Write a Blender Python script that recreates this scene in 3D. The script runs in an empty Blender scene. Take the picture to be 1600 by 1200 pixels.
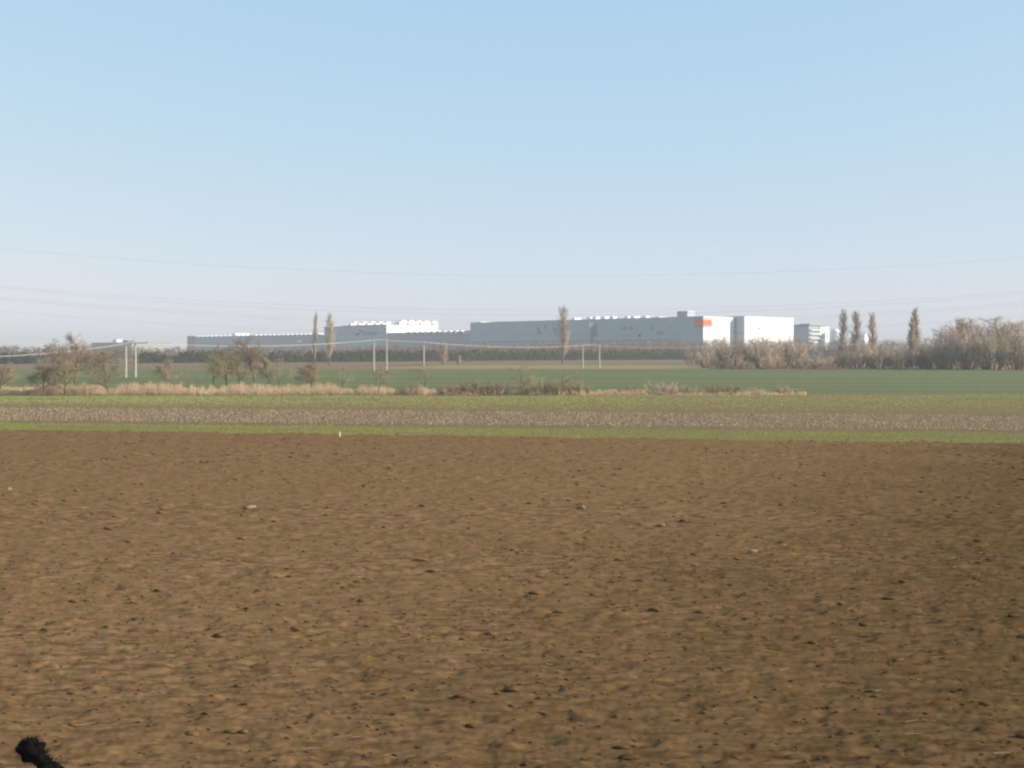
import bpy, math, random
import numpy as np

# ------------------------------------------------------------------ scene, camera, light
sc = bpy.context.scene
sc.render.engine = 'CYCLES'
sc.cycles.use_denoising = True
sc.cycles.denoiser = 'OPENIMAGEDENOISE'
sc.cycles.max_bounces = 5
sc.cycles.diffuse_bounces = 2
sc.cycles.volume_bounces = 0
sc.cycles.pixel_filter_type = 'BLACKMAN_HARRIS'
sc.cycles.filter_width = 2.2
sc.view_settings.view_transform = 'Standard'
sc.view_settings.look = 'None'
sc.view_settings.gamma = 1.0
sc.view_settings.use_curve_mapping = False
sc.view_settings.exposure = 1.6
col = sc.collection

F, HZ, EYE = 1800.0, 550.0, 5.0          # focal length and horizon in photo pixels, eye height in metres
cam_d = bpy.data.cameras.new('camera')
cam_d.sensor_width = 36.0
cam_d.lens = F / 1600 * 36.0
cam_d.shift_y = -(600 - HZ) / 1600
cam_d.clip_start = 0.3
cam_d.clip_end = 9000
cam = bpy.data.objects.new('camera', cam_d)
cam.location = (0, 0, EYE)
cam.rotation_euler = (math.radians(90), 0, 0)
col.objects.link(cam)
sc.camera = cam

SUN_AZ, SUN_EL = math.radians(-12), math.radians(25)     # azimuth from +X (right), negative = behind the camera
sdir = (math.cos(SUN_EL) * math.cos(SUN_AZ), math.cos(SUN_EL) * math.sin(SUN_AZ), math.sin(SUN_EL))
world = bpy.data.worlds.new('World')
sc.world = world
world.use_nodes = True
wn = world.node_tree
bg = wn.nodes['Background']
sky = wn.nodes.new('ShaderNodeTexSky')
sky.sky_type = 'NISHITA'
sky.sun_disc = False
sky.sun_elevation = SUN_EL
sky.sun_rotation = math.atan2(sdir[0], sdir[1])
sky.altitude = 100
sky.air_density = 1.0
sky.dust_density = 0.6
sky.ozone_density = 2.5
sep = wn.nodes.new('ShaderNodeSeparateColor')      # thin winter haze flattens the whole sky and pales it towards the horizon
comb = wn.nodes.new('ShaderNodeCombineColor')
wn.links.new(sky.outputs[0], sep.inputs[0])
for ch, (power, gain) in enumerate(((0.47, 0.80), (0.24, 1.16), (0.08, 1.68))):
    pw = wn.nodes.new('ShaderNodeMath')
    pw.operation = 'POWER'
    pw.inputs[1].default_value = power
    mu = wn.nodes.new('ShaderNodeMath')
    mu.operation = 'MULTIPLY'
    mu.inputs[1].default_value = gain
    wn.links.new(sep.outputs[ch], pw.inputs[0])
    wn.links.new(pw.outputs[0], mu.inputs[0])
    wn.links.new(mu.outputs[0], comb.inputs[ch])
wn.links.new(comb.outputs[0], bg.inputs[0])
bg.inputs[1].default_value = 0.15

sun_d = bpy.data.lights.new('sun', 'SUN')
sun_d.energy = 2.35
sun_d.angle = math.radians(0.53)
sun_d.color = (1.0, 0.93, 0.82)
sun = bpy.data.objects.new('sun', sun_d)
from mathutils import Vector
sun.rotation_euler = Vector(sdir).to_track_quat('Z', 'Y').to_euler()
sun.location = (120, -30, 80)
col.objects.link(sun)


# ------------------------------------------------------------------ helpers
def ground(px, py):
    d = EYE * F / (py - HZ)
    return ((px - 800) / F * d, d)

def at(px, py, d):
    return ((px - 800) / F * d, d, EYE - (py - HZ) / F * d)

def zat(py, d):
    return EYE - (py - HZ) / F * d

def tag(o, label=None, cat=None, group=None, kind=None):
    if label: o['label'] = label
    if cat: o['category'] = cat
    if group: o['group'] = group
    if kind: o['kind'] = kind
    return o

def empty(name, loc, rz=0.0):
    o = bpy.data.objects.new(name, None)
    o.empty_display_size = 0.3
    o.location = loc
    o.rotation_euler = (0, 0, rz)
    col.objects.link(o)
    return o

def mesh_obj(name, V, Fc, m, parent=None, smooth=False):
    me = bpy.data.meshes.new(name)
    V = np.asarray(V, dtype=np.float32)
    if isinstance(Fc, np.ndarray):
        n, k = Fc.shape
        me.vertices.add(len(V)); me.vertices.foreach_set('co', V.ravel())
        me.loops.add(n * k); me.loops.foreach_set('vertex_index', Fc.astype(np.int32).ravel())
        me.polygons.add(n); me.polygons.foreach_set('loop_start', np.arange(0, n * k, k, dtype=np.int32))
        me.update(calc_edges=True)
    else:
        me.from_pydata([tuple(map(float, v)) for v in V], [], Fc)
    me.validate()
    if smooth:
        me.polygons.foreach_set('use_smooth', np.ones(len(me.polygons), dtype=bool))
    if m is not None:
        me.materials.append(m)
    o = bpy.data.objects.new(name, me)
    col.objects.link(o)
    if parent is not None:
        o.parent = parent
    return o

def N(nt, t, **kw):
    n = nt.nodes.new(t)
    for k, v in kw.items():
        setattr(n, k, v)
    return n

def mat(name, c1, c2=None, scale=1.0, rough=0.9, stretch=(1, 1, 1), c3=None, scale3=0.1, bump=0.0, bscale=20.0,
        spec=0.2, lo=0.35, hi=0.65, detail=4.0, metal=0.0, coords='Object', rnd=0.0, dark_mul=1.0):
    """Principled material: noise between c1 and c2, a second broad noise towards c3, optional bump."""
    m = bpy.data.materials.new(name)
    m.use_nodes = True
    nt = m.node_tree
    b = nt.nodes['Principled BSDF']
    b.inputs['Roughness'].default_value = rough
    b.inputs['Specular IOR Level'].default_value = spec
    b.inputs['Metallic'].default_value = metal
    b.inputs['Base Color'].default_value = (*c1, 1)
    tc = N(nt, 'ShaderNodeTexCoord')
    mp = N(nt, 'ShaderNodeMapping')
    mp.inputs['Scale'].default_value = stretch
    nt.links.new(tc.outputs[coords], mp.inputs['Vector'])
    out = None
    if c2 is not None:
        no = N(nt, 'ShaderNodeTexNoise')
        no.inputs['Scale'].default_value = scale
        no.inputs['Detail'].default_value = detail
        no.inputs['Roughness'].default_value = 0.6
        nt.links.new(mp.outputs[0], no.inputs['Vector'])
        mr = N(nt, 'ShaderNodeMapRange')
        mr.inputs[1].default_value = lo
        mr.inputs[2].default_value = hi
        nt.links.new(no.outputs['Fac'], mr.inputs[0])
        mx = N(nt, 'ShaderNodeMix', data_type='RGBA')
        mx.inputs['A'].default_value = (*c1, 1)
        mx.inputs['B'].default_value = (*c2, 1)
        nt.links.new(mr.outputs[0], mx.inputs['Factor'])
        out = mx.outputs['Result']
    if c3 is not None:
        no3 = N(nt, 'ShaderNodeTexNoise')
        no3.inputs['Scale'].default_value = scale3
        no3.inputs['Detail'].default_value = 3
        nt.links.new(mp.outputs[0], no3.inputs['Vector'])
        mr3 = N(nt, 'ShaderNodeMapRange')
        mr3.inputs[1].default_value = 0.4
        mr3.inputs[2].default_value = 0.7
        nt.links.new(no3.outputs['Fac'], mr3.inputs[0])
        mx3 = N(nt, 'ShaderNodeMix', data_type='RGBA')
        nt.links.new(mr3.outputs[0], mx3.inputs['Factor'])
        nt.links.new(out, mx3.inputs['A'])
        mx3.inputs['B'].default_value = (*c3, 1)
        out = mx3.outputs['Result']
    if dark_mul < 1.0:      # base colour multiplied darker towards +X, broken up by noise
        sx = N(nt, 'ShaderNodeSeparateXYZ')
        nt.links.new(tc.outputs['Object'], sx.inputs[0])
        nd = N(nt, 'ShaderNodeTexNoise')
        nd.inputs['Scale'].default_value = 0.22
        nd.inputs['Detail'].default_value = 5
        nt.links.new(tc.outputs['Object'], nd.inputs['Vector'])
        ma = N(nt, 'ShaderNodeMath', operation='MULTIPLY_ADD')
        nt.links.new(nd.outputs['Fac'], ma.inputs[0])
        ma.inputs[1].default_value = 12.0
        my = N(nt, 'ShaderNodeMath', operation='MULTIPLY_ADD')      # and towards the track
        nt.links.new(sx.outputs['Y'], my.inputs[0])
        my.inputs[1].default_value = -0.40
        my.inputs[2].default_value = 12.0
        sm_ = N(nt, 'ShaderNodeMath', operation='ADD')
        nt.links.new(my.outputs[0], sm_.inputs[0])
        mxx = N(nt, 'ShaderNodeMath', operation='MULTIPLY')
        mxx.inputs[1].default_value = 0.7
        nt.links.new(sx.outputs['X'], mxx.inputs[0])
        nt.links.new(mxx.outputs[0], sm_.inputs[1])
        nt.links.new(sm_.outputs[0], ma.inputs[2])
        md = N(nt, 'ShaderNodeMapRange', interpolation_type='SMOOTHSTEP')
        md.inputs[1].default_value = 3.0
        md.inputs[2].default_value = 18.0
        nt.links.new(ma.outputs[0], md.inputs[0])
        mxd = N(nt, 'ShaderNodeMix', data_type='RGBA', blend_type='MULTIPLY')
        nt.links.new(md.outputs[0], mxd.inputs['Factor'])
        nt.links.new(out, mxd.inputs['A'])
        mxd.inputs['B'].default_value = (dark_mul, dark_mul * 0.985, dark_mul * 0.95, 1)
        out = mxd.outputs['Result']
    if rnd and out is not None:
        oi = N(nt, 'ShaderNodeObjectInfo')
        mrr = N(nt, 'ShaderNodeMapRange')
        mrr.inputs[3].default_value = 1 - rnd
        mrr.inputs[4].default_value = 1 + rnd
        nt.links.new(oi.outputs['Random'], mrr.inputs[0])
        hs = N(nt, 'ShaderNodeHueSaturation')
        nt.links.new(mrr.outputs[0], hs.inputs['Value'])
        nt.links.new(out, hs.inputs['Color'])
        out = hs.outputs[0]
    if out is not None:
        nt.links.new(out, b.inputs['Base Color'])
    if bump:
        nb = N(nt, 'ShaderNodeTexNoise')
        nb.inputs['Scale'].default_value = bscale
        nb.inputs['Detail'].default_value = 5
        nt.links.new(mp.outputs[0], nb.inputs['Vector'])
        bp = N(nt, 'ShaderNodeBump')
        bp.inputs['Strength'].default_value = 1.0
        bp.inputs['Distance'].default_value = bump
        nt.links.new(nb.outputs['Fac'], bp.inputs['Height'])
        nt.links.new(bp.outputs[0], b.inputs['Normal'])
    return m

M = {}
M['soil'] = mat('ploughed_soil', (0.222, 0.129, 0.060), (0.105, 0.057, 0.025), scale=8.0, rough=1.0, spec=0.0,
                stretch=(0.17, 1, 1), detail=6.0, c3=(0.172, 0.100, 0.043), scale3=0.16, bump=0.022, bscale=22.0, dark_mul=0.60, lo=0.40, hi=0.64)
M['clod'] = mat('soil_clod', (0.195, 0.112, 0.050), (0.115, 0.063, 0.027), scale=3.0, rough=1.0, spec=0.0, bump=0.01, bscale=40, dark_mul=0.60)
M['ground'] = mat('bare_ground', (0.20, 0.135, 0.088), (0.165, 0.108, 0.066), scale=0.05, rough=1.0, spec=0.0,
                  stretch=(0.3, 1, 1), c3=(0.19, 0.14, 0.085), scale3=0.01)
M['crop_soil'] = mat('sprouting_soil', (0.19, 0.135, 0.07), (0.16, 0.115, 0.055), scale=0.8, rough=1.0, spec=0.0, stretch=(0.2, 1, 1))
M['stubble_soil'] = mat('stubble_soil', (0.18, 0.128, 0.08), (0.14, 0.098, 0.058), scale=1.2, rough=1.0, spec=0.0, stretch=(0.3, 1, 1))
M['blade_low'] = mat('thin_wheat', (0.22, 0.235, 0.05), (0.175, 0.195, 0.042), scale=0.25, rough=0.8, spec=0.1, stretch=(0.2, 1, 1))
M['blade'] = mat('young_wheat', (0.265, 0.34, 0.07), (0.215, 0.29, 0.058), scale=0.25, rough=0.8, spec=0.1, stretch=(0.2, 1, 1),
                 c3=(0.30, 0.285, 0.10), scale3=0.06)
M['wheat_far'] = mat('winter_wheat', (0.120, 0.140, 0.066), (0.092, 0.118, 0.055), scale=0.35, rough=1.0, spec=0.0,
                     stretch=(0.06, 1, 1), c3=(0.175, 0.165, 0.082), scale3=0.09, detail=6)
M['wheat_tuft'] = mat('winter_wheat_tuft', (0.125, 0.155, 0.06), (0.16, 0.165, 0.07), scale=0.1, rough=0.9, spec=0.1, stretch=(0.1, 1, 1))
M['dry_field'] = mat('dry_meadow', (0.27, 0.215, 0.10), (0.225, 0.17, 0.085), scale=0.1, rough=1.0, spec=0.0, stretch=(0.1, 1, 1))
M['straw'] = mat('maize_stubble', (0.47, 0.345, 0.215), (0.27, 0.185, 0.11), scale=1.6, rough=0.9, spec=0.1)
M['residue'] = mat('straw_residue', (0.31, 0.215, 0.11), (0.24, 0.16, 0.08), scale=2.0, rough=0.9, spec=0.1)
M['reed'] = mat('dry_reed', (0.56, 0.41, 0.25), (0.45, 0.32, 0.19), scale=0.8, rough=0.9, spec=0.1, c3=(0.55, 0.385, 0.25), scale3=0.1)
M['bark'] = mat('grey_bark', (0.155, 0.12, 0.088), (0.105, 0.08, 0.058), scale=3.0, rough=1.0, spec=0.05, rnd=0.12)
M['twig'] = mat('brown_twigs', (0.33, 0.24, 0.16), (0.25, 0.18, 0.12), scale=0.8, rough=1.0, spec=0.05, rnd=0.16)
M['twig_olive'] = mat('olive_twigs', (0.32, 0.26, 0.15), (0.25, 0.2, 0.115), scale=0.8, rough=1.0, spec=0.05, rnd=0.12)
M['twig_grey'] = mat('grey_brown_twigs', (0.45, 0.335, 0.24), (0.36, 0.265, 0.19), scale=0.35, rough=1.0, spec=0.05, rnd=0.14)
M['twig_pale'] = mat('pale_poplar_twigs', (0.46, 0.35, 0.24), (0.37, 0.275, 0.19), scale=0.35, rough=1.0, spec=0.05, rnd=0.1)
M['twig_far'] = mat('far_wood_twigs', (0.25, 0.18, 0.14), (0.19, 0.135, 0.105), scale=0.05, rough=1.0, spec=0.0)
M['conifer'] = mat('dark_needles', (0.028, 0.04, 0.024), (0.045, 0.052, 0.03), scale=0.15, rough=1.0, spec=0.05)
M['concrete'] = mat('pole_concrete', (0.42, 0.375, 0.315), (0.34, 0.30, 0.255), scale=1.5, rough=0.9, spec=0.2)
M['metal'] = mat('galvanised_steel', (0.42, 0.41, 0.39), (0.36, 0.35, 0.33), scale=4, rough=0.5, spec=0.4, metal=0.3)
M['porcelain'] = mat('brown_porcelain', (0.16, 0.075, 0.045), rough=0.25, spec=0.5)
M['wire'] = mat('weathered_conductor', (0.16, 0.155, 0.15), rough=0.6, spec=0.3)
M['wire_pale'] = mat('bright_conductor', (0.62, 0.57, 0.50), rough=0.5, spec=0.4)
M['clad'] = mat('grey_cladding', (0.385, 0.44, 0.48), (0.355, 0.41, 0.445), scale=0.03, rough=0.6, spec=0.3, stretch=(1, 1, 6))
M['clad_mid'] = mat('mid_grey_cladding', (0.33, 0.35, 0.375), (0.30, 0.32, 0.34), scale=0.03, rough=0.6, spec=0.3, stretch=(1, 1, 6))
M['clad_dark'] = mat('dark_cladding', (0.17, 0.175, 0.19), (0.145, 0.15, 0.165), scale=0.03, rough=0.6, spec=0.3)
M['clad_green'] = mat('green_grey_cladding', (0.33, 0.35, 0.31), (0.3, 0.32, 0.29), scale=0.03, rough=0.6, spec=0.3)
M['white'] = mat('white_cladding', (0.82, 0.81, 0.78), (0.78, 0.77, 0.74), scale=0.05, rough=0.55, spec=0.3)
M['roof'] = mat('roof_membrane', (0.55, 0.54, 0.52), (0.48, 0.47, 0.45), scale=0.05, rough=0.8, spec=0.2)
M['orange'] = mat('orange_band', (0.80, 0.17, 0.05), (0.74, 0.15, 0.045), scale=0.2, rough=0.5, spec=0.3)
M['red'] = mat('red_trim', (0.45, 0.05, 0.045), rough=0.5, spec=0.3)
M['maroon'] = mat('dull_red_paint', (0.30, 0.10, 0.10), (0.26, 0.09, 0.09), scale=0.2, rough=0.6, spec=0.3)
M['glass'] = mat('dark_glazing', (0.05, 0.06, 0.075), rough=0.15, spec=0.5)
M['seam'] = mat('facade_trim', (0.24, 0.25, 0.27), rough=0.6, spec=0.3)
M['stone'] = mat('pale_stone', (0.27, 0.185, 0.11), (0.21, 0.14, 0.08), scale=8, rough=0.9, spec=0.1)
M['stake'] = mat('whitewashed_wood', (0.75, 0.68, 0.55), (0.6, 0.53, 0.42), scale=10, rough=0.9, spec=0.1)
M['char'] = mat('tarred_timber', (0.004, 0.004, 0.003), (0.007, 0.006, 0.005), scale=9, rough=0.9, spec=0.05, bump=0.01, bscale=25)


def box_data(x0, x1, y0, y1, z0, z1):
    V = [(x0, y0, z0), (x1, y0, z0), (x1, y1, z0), (x0, y1, z0), (x0, y0, z1), (x1, y0, z1), (x1, y1, z1), (x0, y1, z1)]
    Fc = [(0, 3, 2, 1), (4, 5, 6, 7), (0, 1, 5, 4), (1, 2, 6, 5), (2, 3, 7, 6), (3, 0, 4, 7)]
    return V, Fc

def box(name, x0, x1, y0, y1, z0, z1, m, parent=None):
    V, Fc = box_data(x0, x1, y0, y1, z0, z1)
    return mesh_obj(name, V, Fc, m, parent)

def tubes(P0, P1, R0, R1, k=3):
    """Frustums with k sides for arrays of segments."""
    P0 = np.asarray(P0, float); P1 = np.asarray(P1, float)
    R0 = np.asarray(R0, float); R1 = np.asarray(R1, float)
    n = len(P0)
    D = P1 - P0
    L = np.linalg.norm(D, axis=1, keepdims=True)
    D = D / np.maximum(L, 1e-9)
    up = np.where(np.abs(D[:, 2:3]) > 0.9, np.array([[1.0, 0, 0]]), np.array([[0, 0, 1.0]]))
    A = np.cross(D, up); A /= np.linalg.norm(A, axis=1, keepdims=True)
    B = np.cross(D, A)
    a = np.arange(k) * 2 * np.pi / k
    ring = np.cos(a)[None, :, None] * A[:, None, :] + np.sin(a)[None, :, None] * B[:, None, :]
    V = np.empty((n, 2, k, 3))
    V[:, 0] = P0[:, None, :] + ring * R0[:, None, None]
    V[:, 1] = P1[:, None, :] + ring * R1[:, None, None]
    base = (np.arange(n) * 2 * k)[:, None]
    i = np.arange(k)[None, :]
    j = (i + 1) % k
    Fc = np.stack([base + i, base + j, base + k + j, base + k + i], axis=-1).reshape(-1, 4)
    return V.reshape(-1, 3), Fc

def cones(P0, P1, R0, k=3):
    """Three-sided pointed blades."""
    n = len(P0)
    a = np.arange(k) * 2 * np.pi / k
    ring = np.stack([np.cos(a), np.sin(a), np.zeros(k)], -1)
    V = np.empty((n, k + 1, 3))
    V[:, :k] = P0[:, None, :] + ring[None] * R0[:, None, None]
    V[:, k] = P1
    b = (np.arange(n) * (k + 1))[:, None]
    i = np.arange(k)[None, :]
    Fc = np.stack([b + i, b + (i + 1) % k, np.broadcast_to(b + k, (n, k))], -1).reshape(-1, 3)
    return V.reshape(-1, 3), Fc

def twigs(P0, P1, R0):
    """Pointed three-sided twigs, each turned along its own direction."""
    V, _ = tubes(P0, P1, R0, R0 * 0, 3)
    V = V.reshape(-1, 6, 3)[:, :4]
    n = len(V)
    b = (np.arange(n) * 4)[:, None]
    i = np.arange(3)[None, :]
    Fc = np.stack([b + i, b + (i + 1) % 3, np.broadcast_to(b + 3, (n, 3))], -1).reshape(-1, 3)
    return V.reshape(-1, 3), Fc

def merge(parts):
    Vs, Fs, o = [], [], 0
    for V, Fc in parts:
        if len(V) == 0: continue
        Vs.append(V); Fs.append(np.asarray(Fc) + o); o += len(V)
    return np.concatenate(Vs), np.concatenate(Fs)

def prism_along(pts, r, k=6):
    """Round tube along a polyline."""
    pts = np.asarray(pts, float)
    return tubes(pts[:-1], pts[1:], np.full(len(pts) - 1, r), np.full(len(pts) - 1, r), k)


# ------------------------------------------------------------------ numpy noise
def _hash(ix, iy, seed):
    h = (ix.astype(np.int64) * 374761393 + iy.astype(np.int64) * 668265263 + seed * 974634777) & 0xffffffff
    h = ((h ^ (h >> 13)) * 1274126177) & 0xffffffff
    h = ((h ^ (h >> 16)) * 2246822519) & 0xffffffff
    return ((h ^ (h >> 15)) & 0xffffff) / float(0x1000000)

def vnoise(x, y, seed):
    ix = np.floor(x); iy = np.floor(y)
    fx = x - ix; fy = y - iy
    fx = fx * fx * fx * (fx * (fx * 6 - 15) + 10); fy = fy * fy * fy * (fy * (fy * 6 - 15) + 10)
    a = _hash(ix, iy, seed); b = _hash(ix + 1, iy, seed); c = _hash(ix, iy + 1, seed); d = _hash(ix + 1, iy + 1, seed)
    return a + (b - a) * fx + (c - a) * fy + (a - b - c + d) * fx * fy

def domes(x, y, cell, seed, prob, rmin, rmax):
    """Max of randomly sized rounded clods, one candidate per cell."""
    cx = np.floor(x / cell); cy = np.floor(y / cell)
    out = np.zeros_like(x)
    for dx in (-1, 0, 1):
        for dy in (-1, 0, 1):
            ix = cx + dx; iy = cy + dy
            px = (ix + _hash(ix, iy, seed)) * cell
            py = (iy + _hash(ix, iy, seed + 1)) * cell
            r = rmin + (rmax - rmin) * _hash(ix, iy, seed + 2) ** 2
            on = _hash(ix, iy, seed + 3) < prob
            q = 1 - ((x - px) ** 2 + (y - py) ** 2) / (r * r)
            out = np.maximum(out, np.where(on & (q > 0), np.sqrt(np.maximum(q, 0)) * r, 0))
    return out


# ------------------------------------------------------------------ ground
mesh_obj('ground', [(-3000, -60, 0), (3000, -60, 0), (3000, 3000, 0), (-3000, 3000, 0)], [(0, 1, 2, 3)], M['ground'])
tag(bpy.data.objects['ground'], 'bare brown earth reaching to the horizon', kind='structure')

def line_depth(pts):
    """Field boundary given at two photo points as depth = a + b * X in the world."""
    (x0, d0), (x1, d1) = ground(*pts[0]), ground(*pts[1])
    b = (d1 - d0) / (x1 - x0)
    return d0 - b * x0, b

B1 = line_depth([(0, 673), (1600, 695)])     # ploughed soil / lower green strip
B2 = line_depth([(0, 658), (1600, 674)])     # lower green strip / stubble
B3 = line_depth([(0, 637), (1600, 650)])     # stubble / upper green strip
B4 = line_depth([(0, 619), (1600, 616.5)])   # upper green strip / hedge and reed line

def bd(B, x):
    return B[0] + B[1] * x

def soil_height(x, y):
    xs = x * 0.45
    h = 0.055
    h = h + 0.05 * (vnoise(x * 0.3, y * 1.0, 1) - 0.5)
    wx = xs + 0.12 * (vnoise(xs * 4, y * 4, 21) - 0.5); wy = y + 0.12 * (vnoise(xs * 4, y * 4, 22) - 0.5)
    a = vnoise(wx * 2.4, wy * 3.0, 2); b = vnoise(wx * 5.6, wy * 6.5, 3); c = vnoise(wx * 11, wy * 13, 4)
    h = h + 0.036 * (a - 0.5) + 0.054 * (b - 0.5) + 0.044 * (c - 0.5)
    h = h + 0.024 * (vnoise(x * 17, y * 25, 5) - 0.5)
    h = h - 0.035 * np.maximum(0, 0.34 - np.abs(a - 0.5) - 0.5 * b)          # clefts between the turned slices
    h = h + 0.46 * domes(wx * 0.85, wy, 0.17, 11, 0.55, 0.02, 0.075)
    h = h + 0.46 * domes(wx * 0.85, wy, 0.42, 31, 0.30, 0.04, 0.115)
    return h + 0.05

nr, nc = 740, 720
dd = 9.5 * (88 / 9.5) ** np.linspace(0, 1, nr)
s = np.linspace(-1, 1, nc)
DD, SS = np.meshgrid(dd, s, indexing='ij')
XX = SS * (0.444 * DD * 1.30 + 3.5)
H = soil_height(XX, DD)
edge = bd(B1, XX) + 0.9 * (vnoise(XX * 0.5, DD * 0.0, 41) - 0.5) + 0.5 * (vnoise(XX * 2.7, DD * 0.0, 42) - 0.5)
t = np.clip((edge - DD) / 0.5, 0, 1)
H = H * t - 0.25 * (1 - t)
V = np.stack([XX, DD, H], axis=-1).reshape(-1, 3)
idx = np.arange(nr * nc).reshape(nr, nc)
Fc = np.stack([idx[:-1, :-1], idx[:-1, 1:], idx[1:, 1:], idx[1:, :-1]], axis=-1).reshape(-1, 4)
keep = (DD - edge < 1.5)[:-1, :-1].reshape(-1)
Fc = Fc[keep]
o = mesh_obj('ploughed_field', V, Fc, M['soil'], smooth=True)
tag(o, 'cloddy brown ploughed field filling the foreground', kind='structure')

def strip(name, Ba, Bb, z, m, label, x0=-260, x1=260, n=700, rag=0.9):
    xs = np.linspace(x0, x1, n)
    rg = np.random.default_rng(hash(name) % 1000 if False else len(name))
    ja = rag * (vnoise(xs * 0.4, xs * 0, 5) - 0.5) + rag * 0.6 * (vnoise(xs * 2.1, xs * 0, 6) - 0.5)
    jb = rag * (vnoise(xs * 0.4, xs * 0, 7) - 0.5) + rag * 0.6 * (vnoise(xs * 2.1, xs * 0, 8) - 0.5)
    A = np.stack([xs, bd(Ba, xs) + ja, np.full(n, z)], -1)
    Bq = np.stack([xs, bd(Bb, xs) + jb, np.full(n, z)], -1)
    Vv = np.concatenate([A, Bq])
    i = np.arange(n - 1)
    Ff = np.stack([i, i + 1, n + i + 1, n + i], -1)
    return tag(mesh_obj(name, Vv, Ff, m), label, kind='structure')

strip('sown_strip', B1, B2, 0.010, M['crop_soil'], 'narrow strip of sprouting green crop beyond the ploughed soil', -75, 75)
strip('stubble_strip', B2, B3, 0.015, M['stubble_soil'], 'brown strip of cut maize stubble between two green strips', -150, 150)
strip('crop_strip', B3, B4, 0.010, M['crop_soil'], 'wide strip of young green crop in front of the hedge line')
B5 = line_depth([(0, 577), (1600, 578)])
strip('winter_wheat_field', (B4[0] + 3.0, B4[1]), B5, 0.020, M['wheat_far'], 'broad dark green wheat field behind the hedge line', -420, 420, rag=3.0)
Bs = [ground(560, 576.4), ground(1130, 577.2), ground(1060, 571), ground(700, 570.6)]
tag(mesh_obj('dry_meadow_strip', [(x, y, 0.03) for x, y in Bs], [(0, 1, 2, 3)], M['dry_field']),
    'yellow strip of dry grass beyond the dark green field', kind='structure')


# ---- blades, stubble, reeds: uncountable ground cover, each one mesh
def spikes(P, Hh, W, lean, rg, k=3, tip=0.15):
    """Thin tapered spikes (k-sided cones) standing at points P."""
    n = len(P)
    ang = rg.uniform(0, 2 * np.pi, n)
    tipv = P + np.stack([np.cos(ang) * lean * Hh, np.sin(ang) * lean * Hh, Hh], -1)
    return tubes(P, tipv, W, W * tip, k) if tip > 0 else cones(P, tipv, W, k)

rg = np.random.default_rng(7)
def scatter(n, x0, x1, Ba, Bb, z, rg):
    x = rg.uniform(x0, x1, n)
    t = rg.uniform(0, 1, n)
    y = bd(Ba, x) + t * (bd(Bb, x) - bd(Ba, x))
    return np.stack([x, y, np.full(n, z)], -1), t

def tufts(P, hmin, hmax, w, rg, per=3):
    P = np.repeat(P, per, axis=0) + np.concatenate([rg.normal(0, 0.035, (len(P) * per, 2)), np.zeros((len(P) * per, 1))], 1)
    Hh = rg.uniform(hmin, hmax, len(P))
    return spikes(P, Hh, np.full(len(P), w), rg.uniform(0.1, 0.9, len(P)), rg, tip=0)

# lower green strip: thin towards the stubble
P, t = scatter(26000, -50, 48, B1, B2, 0.0, rg)
dens = np.where(t < 0.72, 1.0, 0.18) * (0.35 + 0.65 * (vnoise(P[:, 0] * 0.3, P[:, 1] * 1.5, 61) > 0.33))
P = P[rg.uniform(0, 1, len(P)) < dens]
tag(mesh_obj('young_crop', *tufts(P, 0.05, 0.12, 0.018, rg, per=2), M['blade_low']), 'bright green shoots on the narrow strip beside the ploughed soil', 'crop', kind='stuff')
# upper green strip: denser far side, brown near side
P, t = scatter(48000, -80, 82, B3, B4, 0.0, rg)
dens = np.clip(0.18 + 2.2 * (t - 0.12), 0.10, 1.0) * (0.45 + 0.55 * (vnoise(P[:, 0] * 0.12, P[:, 1] * 0.6, 62) > 0.3))
P = P[rg.uniform(0, 1, len(P)) < dens]
tag(mesh_obj('young_crop', *tufts(P, 0.05, 0.11, 0.024, rg, per=2), M['blade']), 'green shoots on the wide strip in front of the reeds', 'crop', kind='stuff')
# tufts that break up the dark green field
x = rg.uniform(-230, 240, 30000); d = 138 + 190 * rg.uniform(0, 1, 30000) ** 1.4
ok = np.abs(x) < d * 0.5 + 6
P = np.stack([x, d, np.zeros_like(x)], -1)[ok]
tag(mesh_obj('wheat_tufts', *tufts(P, 0.06, 0.22, 0.03, rg, per=2), M['wheat_tuft']), 'tufts of dark green wheat on the broad field', 'crop', kind='stuff')
# maize stubble in drilled rows
rows = np.arange(0, 1, 1 / 34.0)
Ps = []
for r_ in rows:
    x = np.arange(-64, 64, 0.19) + rg.uniform(-0.07, 0.07, len(np.arange(-64, 64, 0.19)))
    x = x[rg.uniform(0, 1, len(x)) < 0.62]
    y = bd(B2, x) + (r_ * 0.97 + 0.02) * (bd(B3, x) - bd(B2, x)) + rg.normal(0, 0.06, len(x))
    Ps.append(np.stack([x, y, np.zeros_like(x)], -1))
P = np.concatenate(Ps)
Vs_ = spikes(P, rg.uniform(0.05, 0.24, len(P)), rg.uniform(0.014, 0.030, len(P)), rg.uniform(0.0, 0.7, len(P)), rg, tip=0)
P2, t = scatter(5000, -64, 64, B2, B3, 0.03, rg)
ang = rg.uniform(0, np.pi, len(P2)); ln = rg.uniform(0.1, 0.35, len(P2))
Q2 = P2 + np.stack([np.cos(ang) * ln, np.sin(ang) * ln, rg.uniform(-0.02, 0.08, len(P2))], -1)
lying = twigs(P2, Q2, np.full(len(P2), 0.018))
tag(mesh_obj('maize_stubble', *merge([Vs_, lying]), M['straw']), 'pale cut maize stalks standing on the brown strip', 'stubble', kind='stuff')
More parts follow.
